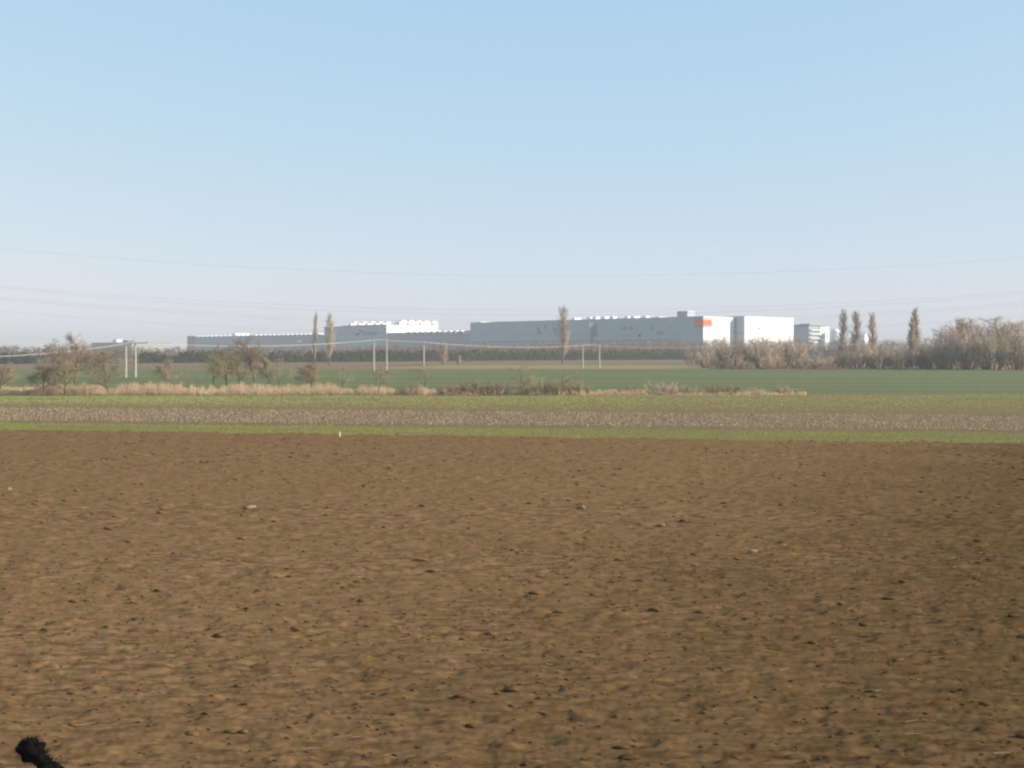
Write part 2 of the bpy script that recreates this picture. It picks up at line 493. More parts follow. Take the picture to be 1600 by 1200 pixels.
# crop residue on the ploughed soil
n = 2600
d = 10.5 * (66 / 10.5) ** rg.uniform(0, 1, n) ; d = np.sqrt(rg.uniform(11 ** 2, 70 ** 2, n))
x = rg.uniform(-1, 1, n) * (0.5 * d + 1)
ok = d < bd(B1, x) - 0.6
x, d = x[ok], d[ok]
z = soil_height(x, d) + 0.012
ang = rg.normal(0, 0.3, len(x)); ln = rg.uniform(0.06, 0.24, len(x))
P = np.stack([x, d, z], -1)
Q = P + np.stack([np.cos(ang) * ln, np.sin(ang) * ln, rg.uniform(-0.01, 0.03, len(x))], -1)
w = rg.uniform(0.004, 0.009, len(x))
tag(mesh_obj('straw_residue', *tubes(P, Q, w, w * 0.7, 4), M['residue']), 'bits of pale straw scattered over the ploughed soil', 'straw', kind='stuff')

# loose clods
ico = np.array([(0, 0, 1)] + [(math.cos(a) * .894, math.sin(a) * .894, .447) for a in np.arange(5) * 2 * np.pi / 5]
               + [(math.cos(a) * .894, math.sin(a) * .894, -.447) for a in (np.arange(5) + .5) * 2 * np.pi / 5] + [(0, 0, -1)])
icf = [(0, 1 + i, 1 + (i + 1) % 5) for i in range(5)] + [(1 + i, 6 + i, 1 + (i + 1) % 5) for i in range(5)] \
    + [(1 + (i + 1) % 5, 6 + i, 6 + (i + 1) % 5) for i in range(5)] + [(6 + i, 11, 6 + (i + 1) % 5) for i in range(5)]
icf = np.array(icf)
def lumps(P, S, rg, flat=0.5, wide=2.0):
    n = len(P)
    Vv = ico[None] * rg.uniform(0.65, 1.25, (n, 12, 1))
    a = rg.normal(0, 0.25, n)
    ca, sa = np.cos(a)[:, None], np.sin(a)[:, None]
    x, y, zz = Vv[..., 0] * wide, Vv[..., 1], Vv[..., 2] * flat
    Vv = np.stack([x * ca - y * sa, x * sa + y * ca, zz], -1) * S[:, None, None] + P[:, None, :]
    return Vv.reshape(-1, 3), (icf[None] + (np.arange(n) * 12)[:, None, None]).reshape(-1, 3)
n = 5000
d = np.sqrt(rg.uniform(10.5 ** 2, 74 ** 2, n))
x = rg.uniform(-1, 1, n) * (0.5 * d + 2)
ok = d < bd(B1, x) + 0.1
x, d = x[ok], d[ok]
S = 0.02 + 0.055 * rg.uniform(0, 1, len(x)) ** 4
P = np.stack([x, d, soil_height(x, d) + S * 0.25], -1)
n = 5000
d2 = np.sqrt(rg.uniform(10.5 ** 2, 30 ** 2, n))
x2 = rg.uniform(-1, 1, n) * (0.5 * d2 + 1)
S2 = rg.uniform(0.008, 0.026, n)
P = np.concatenate([P, np.stack([x2, d2, soil_height(x2, d2) + S2 * 0.3], -1)])
S = np.concatenate([S, S2])
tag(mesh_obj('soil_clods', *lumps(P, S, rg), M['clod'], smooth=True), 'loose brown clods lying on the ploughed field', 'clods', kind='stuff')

# dry reeds in front of the trees
def reed_band(x0, x1, n, d0, d1, h0, h1, rg):
    x = rg.uniform(x0, x1, n); d = rg.uniform(d0, d1, n)
    X = (x - 800) / F * d
    hm = 0.40 + 0.45 * vnoise(x / 34.0, x * 0, 71) + 0.45 * vnoise(x / 6.0, x * 0, 72)
    P = np.stack([X, d, np.zeros_like(X)], -1)
    hh = rg.uniform(h0, h1, n) * hm
    return spikes(P, hh, rg.uniform(0.012, 0.028, n), rg.uniform(0.02, 0.35, n), rg, tip=0.5)
dN = bd(B4, 0)
parts = [reed_band(-40, 60, 1500, dN, dN + 3.5, 0.35, 0.75, rg),
         reed_band(55, 540, 7500, dN, dN + 6, 0.3, 1.35, rg),
         reed_band(520, 700, 2600, dN, dN + 4, 0.3, 1.1, rg),
         reed_band(700, 1010, 2200, dN, dN + 2.0, 0.25, 0.75, rg),
         reed_band(1010, 1260, 900, dN, dN + 2.0, 0.2, 0.5, rg),
         reed_band(0, 160, 900, dN + 12, dN + 22, 0.4, 0.9, rg)]
parts2 = [reed_band(1455, 1640, 1500, 331, 336, 0.5, 1.6, rg), reed_band(1120, 1455, 500, 333, 336, 0.3, 0.9, rg)]
tag(mesh_obj('dry_grass', *merge(parts2), M['reed']), 'thin tan dry grass along the foot of the right-hand thicket', 'grass', kind='stuff')
tag(mesh_obj('dry_reeds', *merge(parts), M['reed']), 'band of pale straw coloured reeds along the far edge of the green strip', 'reeds', kind='stuff')


# ------------------------------------------------------------------ factory (u runs along the long facade to the right, v runs back)
CX, CY = (1099 - 800) / F * 800, 800.0
UX, UY = 0.690, -0.724
VX, VY = 0.724, 0.690
RZ = math.atan2(UY, UX)

def u_at(px, v=0.0):
    k = (px - 800) / F
    ox, oy = CX + VX * v, CY + VY * v
    return (k * oy - ox) / (UX - k * UY)

def v_at(px, u=0.0):
    k = (px - 800) / F
    ox, oy = CX + UX * u, CY + UY * u
    return (k * oy - ox) / (VX - k * VY)

def z_uv(py, u, v):
    return zat(py, CY + UY * u + VY * v)

def factory(name, label, u=0.0, v=0.0, cat='factory'):
    o = empty(name, (CX + UX * u + VX * v, CY + UY * u + VY * v, 0), RZ)
    return tag(o, label, cat)

def wedge(name, u0, u1, v0, v1, z0, z1, m, parent, slope=0.5):
    """Roof light: a box whose top slopes down away from +u."""
    V = [(u0, v0, z0), (u1, v0, z0), (u1, v1, z0), (u0, v1, z0),
         (u0 + (u1 - u0) * slope, v0 + 0.4, z1), (u1 - 0.2, v0 + 0.4, z1), (u1 - 0.2, v1 - 0.4, z1), (u0 + (u1 - u0) * slope, v1 - 0.4, z1)]
    Fc = [(0, 3, 2, 1), (4, 5, 6, 7), (0, 1, 5, 4), (1, 2, 6, 5), (2, 3, 7, 6), (3, 0, 4, 7)]
    return mesh_obj(name, V, Fc, m, parent)

def hall(parent, u0, u1, v0, v1, h, wall_m, lit_m):
    """Walls as an open shell with a roof slab and a parapet rim."""
    tk = 0.6
    box('wall', u0, u1 - tk, v0, v0 + tk, 0, h, wall_m, parent)                # long facade
    box('wall', u1 - tk + 0.003, u1, v0 + 0.003, v1, 0, h - 0.003, lit_m, parent)   # end facade
    box('wall', u0, u0 + tk, v0 + tk, v1, 0, h - 0.01, wall_m, parent)
    box('wall', u0 + tk, u1 - tk, v1 - tk, v1, 0, h - 0.01, wall_m, parent)
    r = box('roof', u0 + tk, u1 - tk, v0 + tk, v1 - tk, h - 1.6, h - 0.9, M['roof'], parent)
    box('coping', u0 - 0.15, u1 + 0.15, v0 - 0.15, v0 + tk + 0.1, h, h + 0.22, M['seam'], parent)
    box('coping', u1 - tk - 0.1, u1 + 0.15, v0 + tk + 0.1, v1, h, h + 0.22, M['white'], parent)
    return r

# -- main high hall
uL = u_at(735.0)
v1 = v_at(1148.0)
HM = z_uv(494.5, 0, 0)
main = factory('factory_hall', 'long tall grey factory hall with white end wall and wraparound orange band')
hall(main, uL, 0, 0, v1, HM, M['clad'], M['white'])
box('plinth', uL, 0.06, -0.08, 0, 0, 9.0, M['clad_mid'], main)
box('facade_trim', uL, u_at(1050), -0.16, -0.003, 13.0, 13.8, M['seam'], main)
# panel joints of the cladding
for q in np.arange(uL + 14, -4, 14.0):
    box('cladding_joint', q, q + 0.25, -0.06, -0.002, 13.9, HM - 0.4, M['clad_mid'], main)
ub = u_at(1084.5)
vb = v_at(1112.0)
zt, zb = z_uv(499.2, 0, 0), z_uv(508.8, 0, 0)
box('orange_band', ub, 0.25, -0.25, -0.003, zb, zt, M['orange'], main)
box('orange_band', 0.003, 0.25, 0.0, vb, zb, zt, M['orange'], main)
for zz in (zb - 0.9, zt + 0.7):
    box('red_trim', ub, 0.22, -0.22, -0.003, zz, zz + 0.35, M['red'], main)
    box('red_trim', 0.003, 0.22, 0.0, vb, zz, zz + 0.35, M['red'], main)
# rooftop units: a low lit box every few bays
for a, b, hgt in ((898, 909, 2.0), (922, 929, 2.3), (931, 938, 2.3), (945, 955, 2.2), (958, 964, 2.2), (981, 987, 1.9), (991, 1000, 1.9), (1009, 1016, 1.8), (1030, 1046, 0.9), (751, 783, 1.0)):
    u1_ = u_at(a, 4.0)
    vv = v_at(b, u1_)
    wedge('roof_vent', u1_ - 5.0, u1_, 4.0, max(vv, 8.0), HM - 0.9, HM + hgt, M['white'], main, 0.3)
# stair tower on the roof near the corner
ut0, ut1 = u_at(1058.0, 3.0), u_at(1074.0, 3.0)
tz = z_uv(486.5, ut1, 3)
tw = box('rooftop_tower', ut0, ut1, 3.0, v_at(1085.5, ut1), HM - 0.9, tz, M['clad'], main)
box('tower_coping', ut0 - 0.2, ut1 + 0.2, 2.8, v_at(1085.5, ut1) + 0.2, tz, tz + 0.3, M['white'], tw)
# openings, duct, signage and a modelled shadow strip on the facade
def facade_mark(pa, pb, ya, yb, m, nm, out=0.12):
    ua, ub_ = u_at(pa), u_at(pb)
    um = (ua + ub_) / 2
    return box(nm, ua, ub_, -out, -0.004, z_uv(yb, um, 0), z_uv(ya, um, 0), m, main)
facade_mark(838.5, 848, 519.5, 521.5, M['seam'], 'louvre')
facade_mark(837, 844, 512.0, 514.0, M['seam'], 'louvre')
facade_mark(840.5, 843.5, 514.2, 519.0, M['seam'], 'louvre')
facade_mark(851, 854, 508.5, 515.0, M['seam'], 'louvre')
facade_mark(864, 870, 512, 516.5, M['seam'], 'louvre')
facade_mark(972, 979, 510.5, 515.5, M['seam'], 'louvre')
facade_mark(983, 989, 510.5, 515.5, M['seam'], 'louvre')
facade_mark(1016.5, 1020, 507.5, 515.5, M['seam'], 'louvre')
facade_mark(1026, 1036, 517.5, 523.0, M['seam'], 'loading_door')
facade_mark(1044, 1049, 510.5, 513.5, M['seam'], 'louvre')
facade_mark(997.5, 1001.5, 522.0, 526.5, M['glass'], 'door')
facade_mark(982, 985, 523.0, 526.0, M['seam'], 'door')
facade_mark(926.5, 933.5, 507.5, 526.0, M['seam'], 'shadow_strip', 0.15)  # shadow beside the sign mast, set as a dark strip on the wall
# round silo head on its mast in front of the facade
um = u_at(925.0)
R = 2.1
ring = [(um + R * math.cos(a), -1.6, z_uv(507.5, um, 0) + R * math.sin(a)) for a in np.arange(16) * 2 * math.pi / 16]
back = [(x, -0.3, z) for x, _, z in ring]
mesh_obj('round_sign', ring + back, [tuple(range(16))[::-1], tuple(range(16, 32))] + [(i, (i + 1) % 16, 16 + (i + 1) % 16, 16 + i) for i in range(16)], M['white'], main)
box('sign_mast', um - 0.5, um + 0.5, -1.0, -0.17, 0, z_uv(509.5, um, 0), M['seam'], main)

# -- end block, stepping forward of the main hall
ue = u_at(1163.5, v1)
v2 = v_at(1240.0, ue)
HE = z_uv(494.2, ue, v1)
endb = factory('factory_annexe', 'bright white windowless block at the right end of the tall hall')
tk = 0.6
box('wall', -60, ue - tk, v1 + 0.05, v1 + tk, 0, HE, M['clad'], endb)
box('wall', ue - tk + 0.003, ue, v1 + 0.05, v2, 0, HE - 0.003, M['white'], endb)
box('wall', -60, ue - tk, v2 - tk, v2, 0, HE - 0.01, M['clad'], endb)
box('roof', -60, ue - tk, v1 + tk, v2 - tk, HE - 1.5, HE - 0.8, M['roof'], endb)
box('coping', -60, ue + 0.15, v1, v1 + tk + 0.1, HE, HE + 0.2, M['seam'], endb)
box('coping', ue - tk - 0.1, ue + 0.15, v1 + tk + 0.1, v2, HE, HE + 0.2, M['white'], endb)
box('downpipe', -0.1 + 0.2, 0.75, v1 - 0.45, v1 + 0.04, 0, HE - 1, M['seam'], endb)
for zz in (HE - 12,):
    box('facade_trim', 1.0, ue - 0.1, v1 - 0.12, v1 + 0.045, zz, zz + 0.4, M['clad_mid'], endb)
# small emblem on the white end wall: a tilted wing over short bars
def end_mark(pa, pb, ya, yb, nm='wall_emblem', m='seam'):
    va, vb_ = v_at(pa, ue), v_at(pb, ue)
    z0, z1 = z_uv(yb, ue, va), z_uv(ya, ue, va)
    return box(nm, ue + 0.003, ue + 0.12, va, vb_, z0, z1, M[m], endb)
end_mark(1184.0, 1187.2, 505.0, 506.0, m='clad_dark'); end_mark(1185.3, 1188.2, 508.5, 509.6, m='clad_dark'); end_mark(1183.2, 1189.0, 511.6, 513.4, m='clad_dark')

# -- long low hall to the left
u0l, u1l = u_at(291.5), uL - 0.2
HLz = z_uv(526.4, u_at(303), 0)
low = factory('factory_hall', 'long low grey factory hall stretching left from the tall hall, reddish at its far end', u0l)
sh = -u0l
hall(low, 0, u1l + sh, 1.2, 70, HLz, M['clad_mid'], M['white'])
box('end_bay', -0.2, u_at(303) + sh, 0.9, 1.19, 0, HLz + 0.9, M['maroon'], low)
for px in list(range(308, 498, 7)) + list(range(640, 732, 9)):
    u1_ = u_at(px, 3) + sh
    wedge('roof_vent', u1_ - 5, u1_, 3.0, 19, HLz - 0.9, HLz + 1.15, M['white'], low, 0.3)
ua, ub2 = u_at(363.5, 4) + sh, u_at(367.5, 4) + sh
box('rooftop_unit', ua, ub2, 4, v_at(390, u_at(367.5, 4)), HLz - 0.9, z_uv(520.5, ub2 - sh, 4), M['white'], low)
ua, ub2 = u_at(394.5, 4) + sh, u_at(397, 4) + sh
box('rooftop_unit', ua, ub2, 4, v_at(401, u_at(397, 4)), HLz - 0.9, z_uv(522.5, ub2 - sh, 4), M['white'], low)
for pa, pb, ya, yb in ((358, 364, 534.5, 537), (463, 470, 532, 534.5), (500, 505, 522.5, 524.2), (522.5, 527.5, 522.4, 524)):
    a, b = u_at(pa), u_at(pb)
    box('wall_lamp_panel', a + sh, b + sh, 0.85 if pa > 480 else 1.0, 1.195, z_uv(yb, a, 0), z_uv(ya, a, 0), M['white'], low)
box('window_band', u_at(632) + sh, u_at(731) + sh, 1.05, 1.195, z_uv(521.5, u_at(680), 0), z_uv(519.0, u_at(680), 0), M['seam'], low)
for px in (640, 650, 661, 675, 690, 700, 708, 722, 728):
    a, b = u_at(px) + sh, u_at(px + 5) + sh
    box('window_panel', a, b, 0.9, 1.045, z_uv(521.0, u_at(px), 0), z_uv(519.4, u_at(px), 0), M['white'], low)

# -- middle block with the lettering
um0, um1 = u_at(506.5), u_at(604.0)
HB = z_uv(508.4, um1, 0)
mid = factory('factory_hall', 'grey middle factory block with dull red emblem and lettering and white roof vents', um0)
sm = -um0
hall(mid, 0, um1 + sm, 0, 15, HB, M['clad'], M['white'])
pv = 15.2
pz0, pz1 = HLz + 2.6, z_uv(501.5, um1, pv)
pr = box('plant_room', um1 - 7 + sm, um1 + sm, pv, v_at(684.5, um1), HLz - 0.9, pz1 - 0.5, M['white'], mid)
for px in (637, 656, 675):
    va = v_at(px, um1)
    zc = z_uv(506.5, um1, va)
    rr = 1.5
    rg1 = [(um1 + sm + 0.25, va + rr * math.cos(a), zc + rr * math.sin(a)) for a in np.arange(14) * 2 * math.pi / 14]
    rg0 = [(um1 + sm + 0.004, y, z) for _, y, z in rg1]
    mesh_obj('fan_outlet', rg1 + rg0, [tuple(range(14)), tuple(range(14, 28))[::-1]] + [((i + 1) % 14, i, 14 + i, 14 + (i + 1) % 14) for i in range(14)], M['seam'], pr)
for k, px in enumerate((629, 641, 653, 665, 677)):
    va = v_at(px, um1)
    box('roof_hood', um1 - 5 + sm, um1 - 0.8 + sm, va, va + 5.5, pz1 - 0.5, pz1 + 0.9, M['white'], pr)
for rowv, y0, pxs in ((2.0, 504.8, (548, 561, 574, 587, 598)), (9.0, 502.6, (553, 567, 580, 592, 604))):
    for px in pxs:
        u1_ = u_at(px, rowv) + sm
        if u1_ > um1 + sm - 0.7: u1_ = um1 + sm - 0.7
        wedge('roof_vent', u1_ - 4.5, u1_, rowv, rowv + 5.6, HB - 0.9, z_uv(y0, u1_ - sm, rowv), M['white'], mid, 0.3)
box('parapet_step', u_at(535) + sm, um1 - 0.7 + sm, 0.05, 0.5, HB + 0.22, HB + 0.9, M['clad_mid'], mid)
# emblem: two swept wings
def plate(name, pts, parent, m, y0=-0.25, y1=-0.004):
    n = len(pts)
    V = [(x, y0, z) for x, z in pts] + [(x, y1, z) for x, z in pts]
    Fc = [tuple(range(n)), tuple(range(n, 2 * n))[::-1]] + [((i + 1) % n, i, n + i, n + (i + 1) % n) for i in range(n)]
    return mesh_obj(name, V, Fc, m, parent)
def mp(px, py):
    u = u_at(px)
    return (u + sm, z_uv(py, u, 0))
plate('wall_emblem', [mp(559.5, 515.2), mp(561.0, 514.2), mp(567.8, 516.8), mp(566.6, 519.0), mp(563.5, 517.8)], mid, M['maroon'])
plate('wall_emblem', [mp(554.0, 524.0), mp(555.0, 521.2), mp(560.5, 520.0), mp(562.6, 521.0), mp(560.0, 524.4)], mid, M['maroon'])
fc = bpy.data.curves.new('wall_lettering', 'FONT')
fc.body = 'HANKOOK'
fc.size = 4.6
fc.extrude = 0.1
tmp = bpy.data.objects.new('lettering_curve', fc)
col.objects.link(tmp)
bpy.context.view_layer.update()
lm = bpy.data.meshes.new_from_object(tmp.evaluated_get(bpy.context.evaluated_depsgraph_get()))
bpy.data.objects.remove(tmp)
lm.materials.clear()
lm.materials.append(M['maroon'])
lm.name = 'wall_lettering'
fo = bpy.data.objects.new('wall_lettering', lm)
col.objects.link(fo)
fo.parent = mid
lx, lz = mp(566.0, 523.6)
fo.location = (lx, -0.15, lz)
fo.rotation_euler = (math.radians(90), 0, 0)

# -- office building, tank and shed to the right of the white block
uo, vo = -60.0, None
def place(name, label, px, d, cat, rz=RZ):
    o = empty(name, ((px - 800) / F * d, d, 0), rz)
    return tag(o, label, cat)
dO = 920.0
off = place('office_building', 'small grey office block with banded windows right of the white factory block', 1264, dO, 'building')
zO = zat(508.5, dO)
box('wall', -24, 0, 0, 22, 0, zO, M['clad'], off)
box('roof', -25, 1.2, -1.2, 23, zO, zO + 0.9, M['clad_green'], off)
box('roof_plant', -10, -1, 3, 19, zO + 0.9, zO + 1.6, M['clad_mid'], off)
for k in range(4):
    z0 = zO - 3.2 - k * 3.3
    box('window_band', 0.003, 0.15, 1.5, 16, z0, z0 + 1.5, M['clad_green'], off)
    box('balcony_slab', 0.003, 1.6, 0.5, 17, z0 - 0.9, z0 - 0.2, M['white'], off)
for k, (a, b) in enumerate(((-22, -19.5), (-17.5, -13.5))):
    box('window', a, b, -0.15, -0.004, zO - 13, zO - 3.6, M['glass'] if k else M['white'], off)
wing = place('office_wing', 'low cream building beside the grey office block', 1281, 930, 'building')
zW = zat(512.0, 930)
box('wall', -14, 0, 0, 14, 0, zW, M['white'], wing)
box('roof', -14.5, 0.5, -0.5, 14.5, zW, zW + 0.6, M['white'], wing)
for k in range(3):
    box('window', 0.003, 0.12, 2 + 4 * k, 4 + 4 * k, zW - 9, zW - 3, M['clad_mid'], wing)
def tank(name, label, px, d, r, ztop, m):
    o = place(name, label, px, d, 'tank', 0)
    n = 20
    prof = [(r, 0), (r, ztop - r * 0.7), (r * 0.93, ztop - r * 0.42), (r * 0.72, ztop - r * 0.17), (r * 0.4, ztop - 0.1), (0.02, ztop)]
    V = [(p * math.cos(a), p * math.sin(a), z) for p, z in prof for a in np.arange(n) * 2 * math.pi / n]
    Fc = [(k * n + i, k * n + (i + 1) % n, (k + 1) * n + (i + 1) % n, (k + 1) * n + i) for k in range(len(prof) - 1) for i in range(n)]
    mesh_obj('shell', V, Fc, m, o, smooth=True)
    rn = [(p * math.cos(a), p * math.sin(a), z) for p, z in ((r + .12, ztop - r * 0.75), (r + .12, ztop - r * 0.7)) for a in np.arange(n) * 2 * math.pi / n]
    mesh_obj('rim', rn, [(i, (i + 1) % n, n + (i + 1) % n, n + i) for i in range(n)], M['clad_mid'], o)
    return o
tank('storage_tank', 'domed white storage tank left of the paired poplars', 1305, 930, 4.0, zat(513.5, 930), M['white'])
shed = place('white_shed', 'small white gabled shed between the poplars on the right', 1351, 900, 'shed')
zS = zat(519.5, 900)
mesh_obj('wall', [(-5, 0, 0), (0, 0, 0), (0, 6, 0), (-5, 6, 0), (-5, 0, zS - 2), (0, 0, zS - 2), (0, 6, zS - 2), (-5, 6, zS - 2), (0, 3, zS), (-5, 3, zS)],
         [(0, 1, 5, 4), (1, 2, 6, 8, 5), (2, 3, 7, 6), (3, 0, 4, 9, 7), (0, 3, 2, 1)], M['white'], shed)
mesh_obj('roof', [(-5.4, -0.5, zS - 2.2), (0.4, -0.5, zS - 2.2), (0.4, 3, zS + .15), (-5.4, 3, zS + .15), (-5.4, 6.5, zS - 2.2), (0.4, 6.5, zS - 2.2),
                  (-5.4, -0.5, zS - 1.95), (0.4, -0.5, zS - 1.95), (0.4, 3, zS + .4), (-5.4, 3, zS + .4), (-5.4, 6.5, zS - 1.95), (0.4, 6.5, zS - 1.95)],
         [(0, 3, 2, 1), (3, 4, 5, 2), (6, 7, 8, 9), (9, 8, 11, 10), (0, 1, 7, 6), (4, 10, 11, 5), (1, 2, 8, 7), (2, 5, 11, 8), (0, 6, 9, 3), (3, 9, 10, 4)], M['white'], shed)

# -- dark low warehouse far left
dW = 1250.0
wh = place('low_warehouse', 'dark flat warehouse with a white rooftop box behind the bare trees on the left', 197, dW, 'warehouse')
zH = zat(535.5, dW)
box('wall', -88, 0, 0, 50, 0, zH, M['clad_dark'], wh)
box('roof', -88.4, 0.4, -0.4, 50.4, zH, zH + 0.5, M['clad_dark'], wh)
box('rooftop_unit', -40, -30, 3, 22, zH + 0.5, zH + 4.0, M['white'], wh)
box('rooftop_unit', -13, -1, 2, 10, zH + 0.5, zH + 3.4, M['clad_dark'], wh)
box('rooftop_unit', -96, -88.5, 0, 10, 0, zH - 1, M['white'], wh)
wh2 = place('grey_shed', 'greenish grey flat shed at the right of the dark warehouse', 196.5, dW + 1, 'shed')
box('wall', 0.6, 14, 0.5, 46, 0, zH - 0.4, M['clad_green'], wh2)
box('roof', 0.55, 14.5, 0.1, 46.5, zH - 0.4, zH, M['clad_mid'], wh2)
for k in range(5):
    box('door', 14.003, 14.2, 4 + 8.5 * k, 8 + 8.5 * k, 0, 7, M['clad_mid'], wh2)


# ------------------------------------------------------------------ trees
def rot_about(v, axis, a):
    return v * math.cos(a) + np.cross(axis, v) * math.sin(a) + axis * np.dot(axis, v) * (1 - math.cos(a))

def unit(v):
    return v / (np.linalg.norm(v) + 1e-9)

def grow(rg, out, p, d, L, r, lev, cfg):
    """One branch: a wandering tapered polyline with side branches."""
    n = cfg['segs'][lev]
    pts = [p]
    step = L / n
    q = d.copy()
    for i in range(n):
        q = unit(q + rg.normal(0, cfg['wander'][lev], 3) + np.array([0, 0, cfg['up'][lev]]))
        p = p + q * step
        pts.append(p)
    tip = cfg['taper'][lev]
    for i in range(n):
        out.append((pts[i], pts[i + 1], r * (1 - (1 - tip) * i / n), r * (1 - (1 - tip) * (i + 1) / n), lev))
    if lev + 1 >= len(cfg['segs']):
        return
    nb = cfg['kids'][lev]
    nb = int(nb * rg.uniform(0.8, 1.25) + 0.5)
    if nb < 1:
        return
    if lev + 2 == len(cfg['segs']):           # the finest twigs, all at once
        f = cfg['start'][lev] + (1 - cfg['start'][lev]) * ((np.arange(nb) + rg.uniform(0.1, 0.9, nb)) / nb)
        i = np.minimum((f * n).astype(int), n - 1)
        PT = np.array(pts)
        seg = PT[i + 1] - PT[i]
        base = PT[i] + seg * (f * n - i)[:, None]
        dirp = seg / (np.linalg.norm(seg, axis=1, keepdims=True) + 1e-9)
        ax = np.cross(dirp, rg.normal(0, 1, (nb, 3)))
        ax /= np.linalg.norm(ax, axis=1, keepdims=True) + 1e-9
        a = np.radians(rg.normal(cfg['angle'][lev], 10, nb))[:, None]
        nd = dirp * np.cos(a) + np.cross(ax, dirp) * np.sin(a) + np.array([0, 0, cfg['up'][lev + 1]])
        ln = (L * cfg['ratio'][lev] * rg.uniform(0.65, 1.2, nb) * (1.15 - cfg['fall'][lev] * f))[:, None]
        end_ = base + nd * ln
        rb = np.maximum(r * (1 - (1 - tip) * f) * cfg['rr'][lev], cfg['rmin'])
        out.extend(zip(base, end_, rb * 1.15, rb * 0.2, [lev + 1] * nb))
        return
    for k in range(nb):
        f = cfg['start'][lev] + (1 - cfg['start'][lev]) * ((k + rg.uniform(0.1, 0.9)) / nb)
        i = min(int(f * n), n - 1)
        base = pts[i] + (pts[i + 1] - pts[i]) * (f * n - i)
        dirp = unit(pts[i + 1] - pts[i])
        ax = unit(np.cross(dirp, rg.normal(0, 1, 3)))
        a = math.radians(rg.normal(cfg['angle'][lev], 9))
        nd = rot_about(dirp, ax, a)
        ln = L * cfg['ratio'][lev] * rg.uniform(0.65, 1.2) * (1.15 - cfg['fall'][lev] * f)
        if lev == 0 and 'prof' in cfg:
            ln = L * cfg['ratio'][lev] * rg.uniform(0.8, 1.08) * float(np.interp(f, *cfg['prof']))
        grow(rg, out, base, unit(nd), ln, max(r * (1 - (1 - tip) * f) * cfg['rr'][lev], cfg['rmin']), lev + 1, cfg)

CFG = {
    # orchard-like spreading field tree
    'field': dict(segs=[5, 4, 3, 2, 2], wander=[.05, .14, .18, .22, .25], up=[.04, .16, .10, .05, .02], taper=[.3, .35, .3, .3, .3],
                  kids=[13, 6, 6, 5], start=[.17, .12, .1, .1], angle=[44, 40, 42, 42], ratio=[.5, .55, .55, .55], fall=[.62, .45, .4, .4],
                  rr=[.5, .55, .5, .6], rmin=.010),
    'sapling': dict(segs=[5, 3, 2, 2], wander=[.05, .14, .2, .2], up=[.02, .12, .05, .0], taper=[.25, .3, .3, .3],
                    kids=[13, 6, 4], start=[.22, .15, .1], angle=[40, 38, 40], ratio=[.42, .5, .5], fall=[.75, .5, .4], rr=[.4, .5, .6], rmin=.008),
    'bush': dict(segs=[4, 3, 2], wander=[.1, .16, .2], up=[.02, .05, .02], taper=[.35, .35, .35],
                 kids=[11, 7], start=[.12, .08], angle=[36, 38], ratio=[.5, .5], fall=[.4, .4], rr=[.45, .6], rmin=.02),
    'poplar': dict(segs=[8, 4, 2, 1], wander=[.02, .05, .08, .1], up=[.02, .14, .1, .04], taper=[.15, .25, .3, .3],
                   kids=[85, 9, 5], start=[.07, .1, .1], angle=[30, 20, 22], prof=([0, .08, .2, .35, .6, .85, 1], [.5, .8, 1.0, 1.0, .85, .68, .5]), ratio=[.22, .36, .45], fall=[.85, .4, .3], rr=[.28, .5, .6], rmin=.02),
}

def bake(segs, scale_xy, H):
    P0 = np.array([s_[0] for s_ in segs]); P1 = np.array([s_[1] for s_ in segs])
    R0 = np.array([s_[2] for s_ in segs]); R1 = np.array([s_[3] for s_ in segs]); L = np.array([s_[4] for s_ in segs])
    top = max(np.percentile(P1[:, 2], 99.3), 1e-3)
    w = max(np.percentile(np.abs(P1[:, 0]), 93), 1e-3)
    sc_ = np.array([scale_xy / w, scale_xy / w, H / top])
    return P0 * sc_, P1 * sc_, R0, R1, L

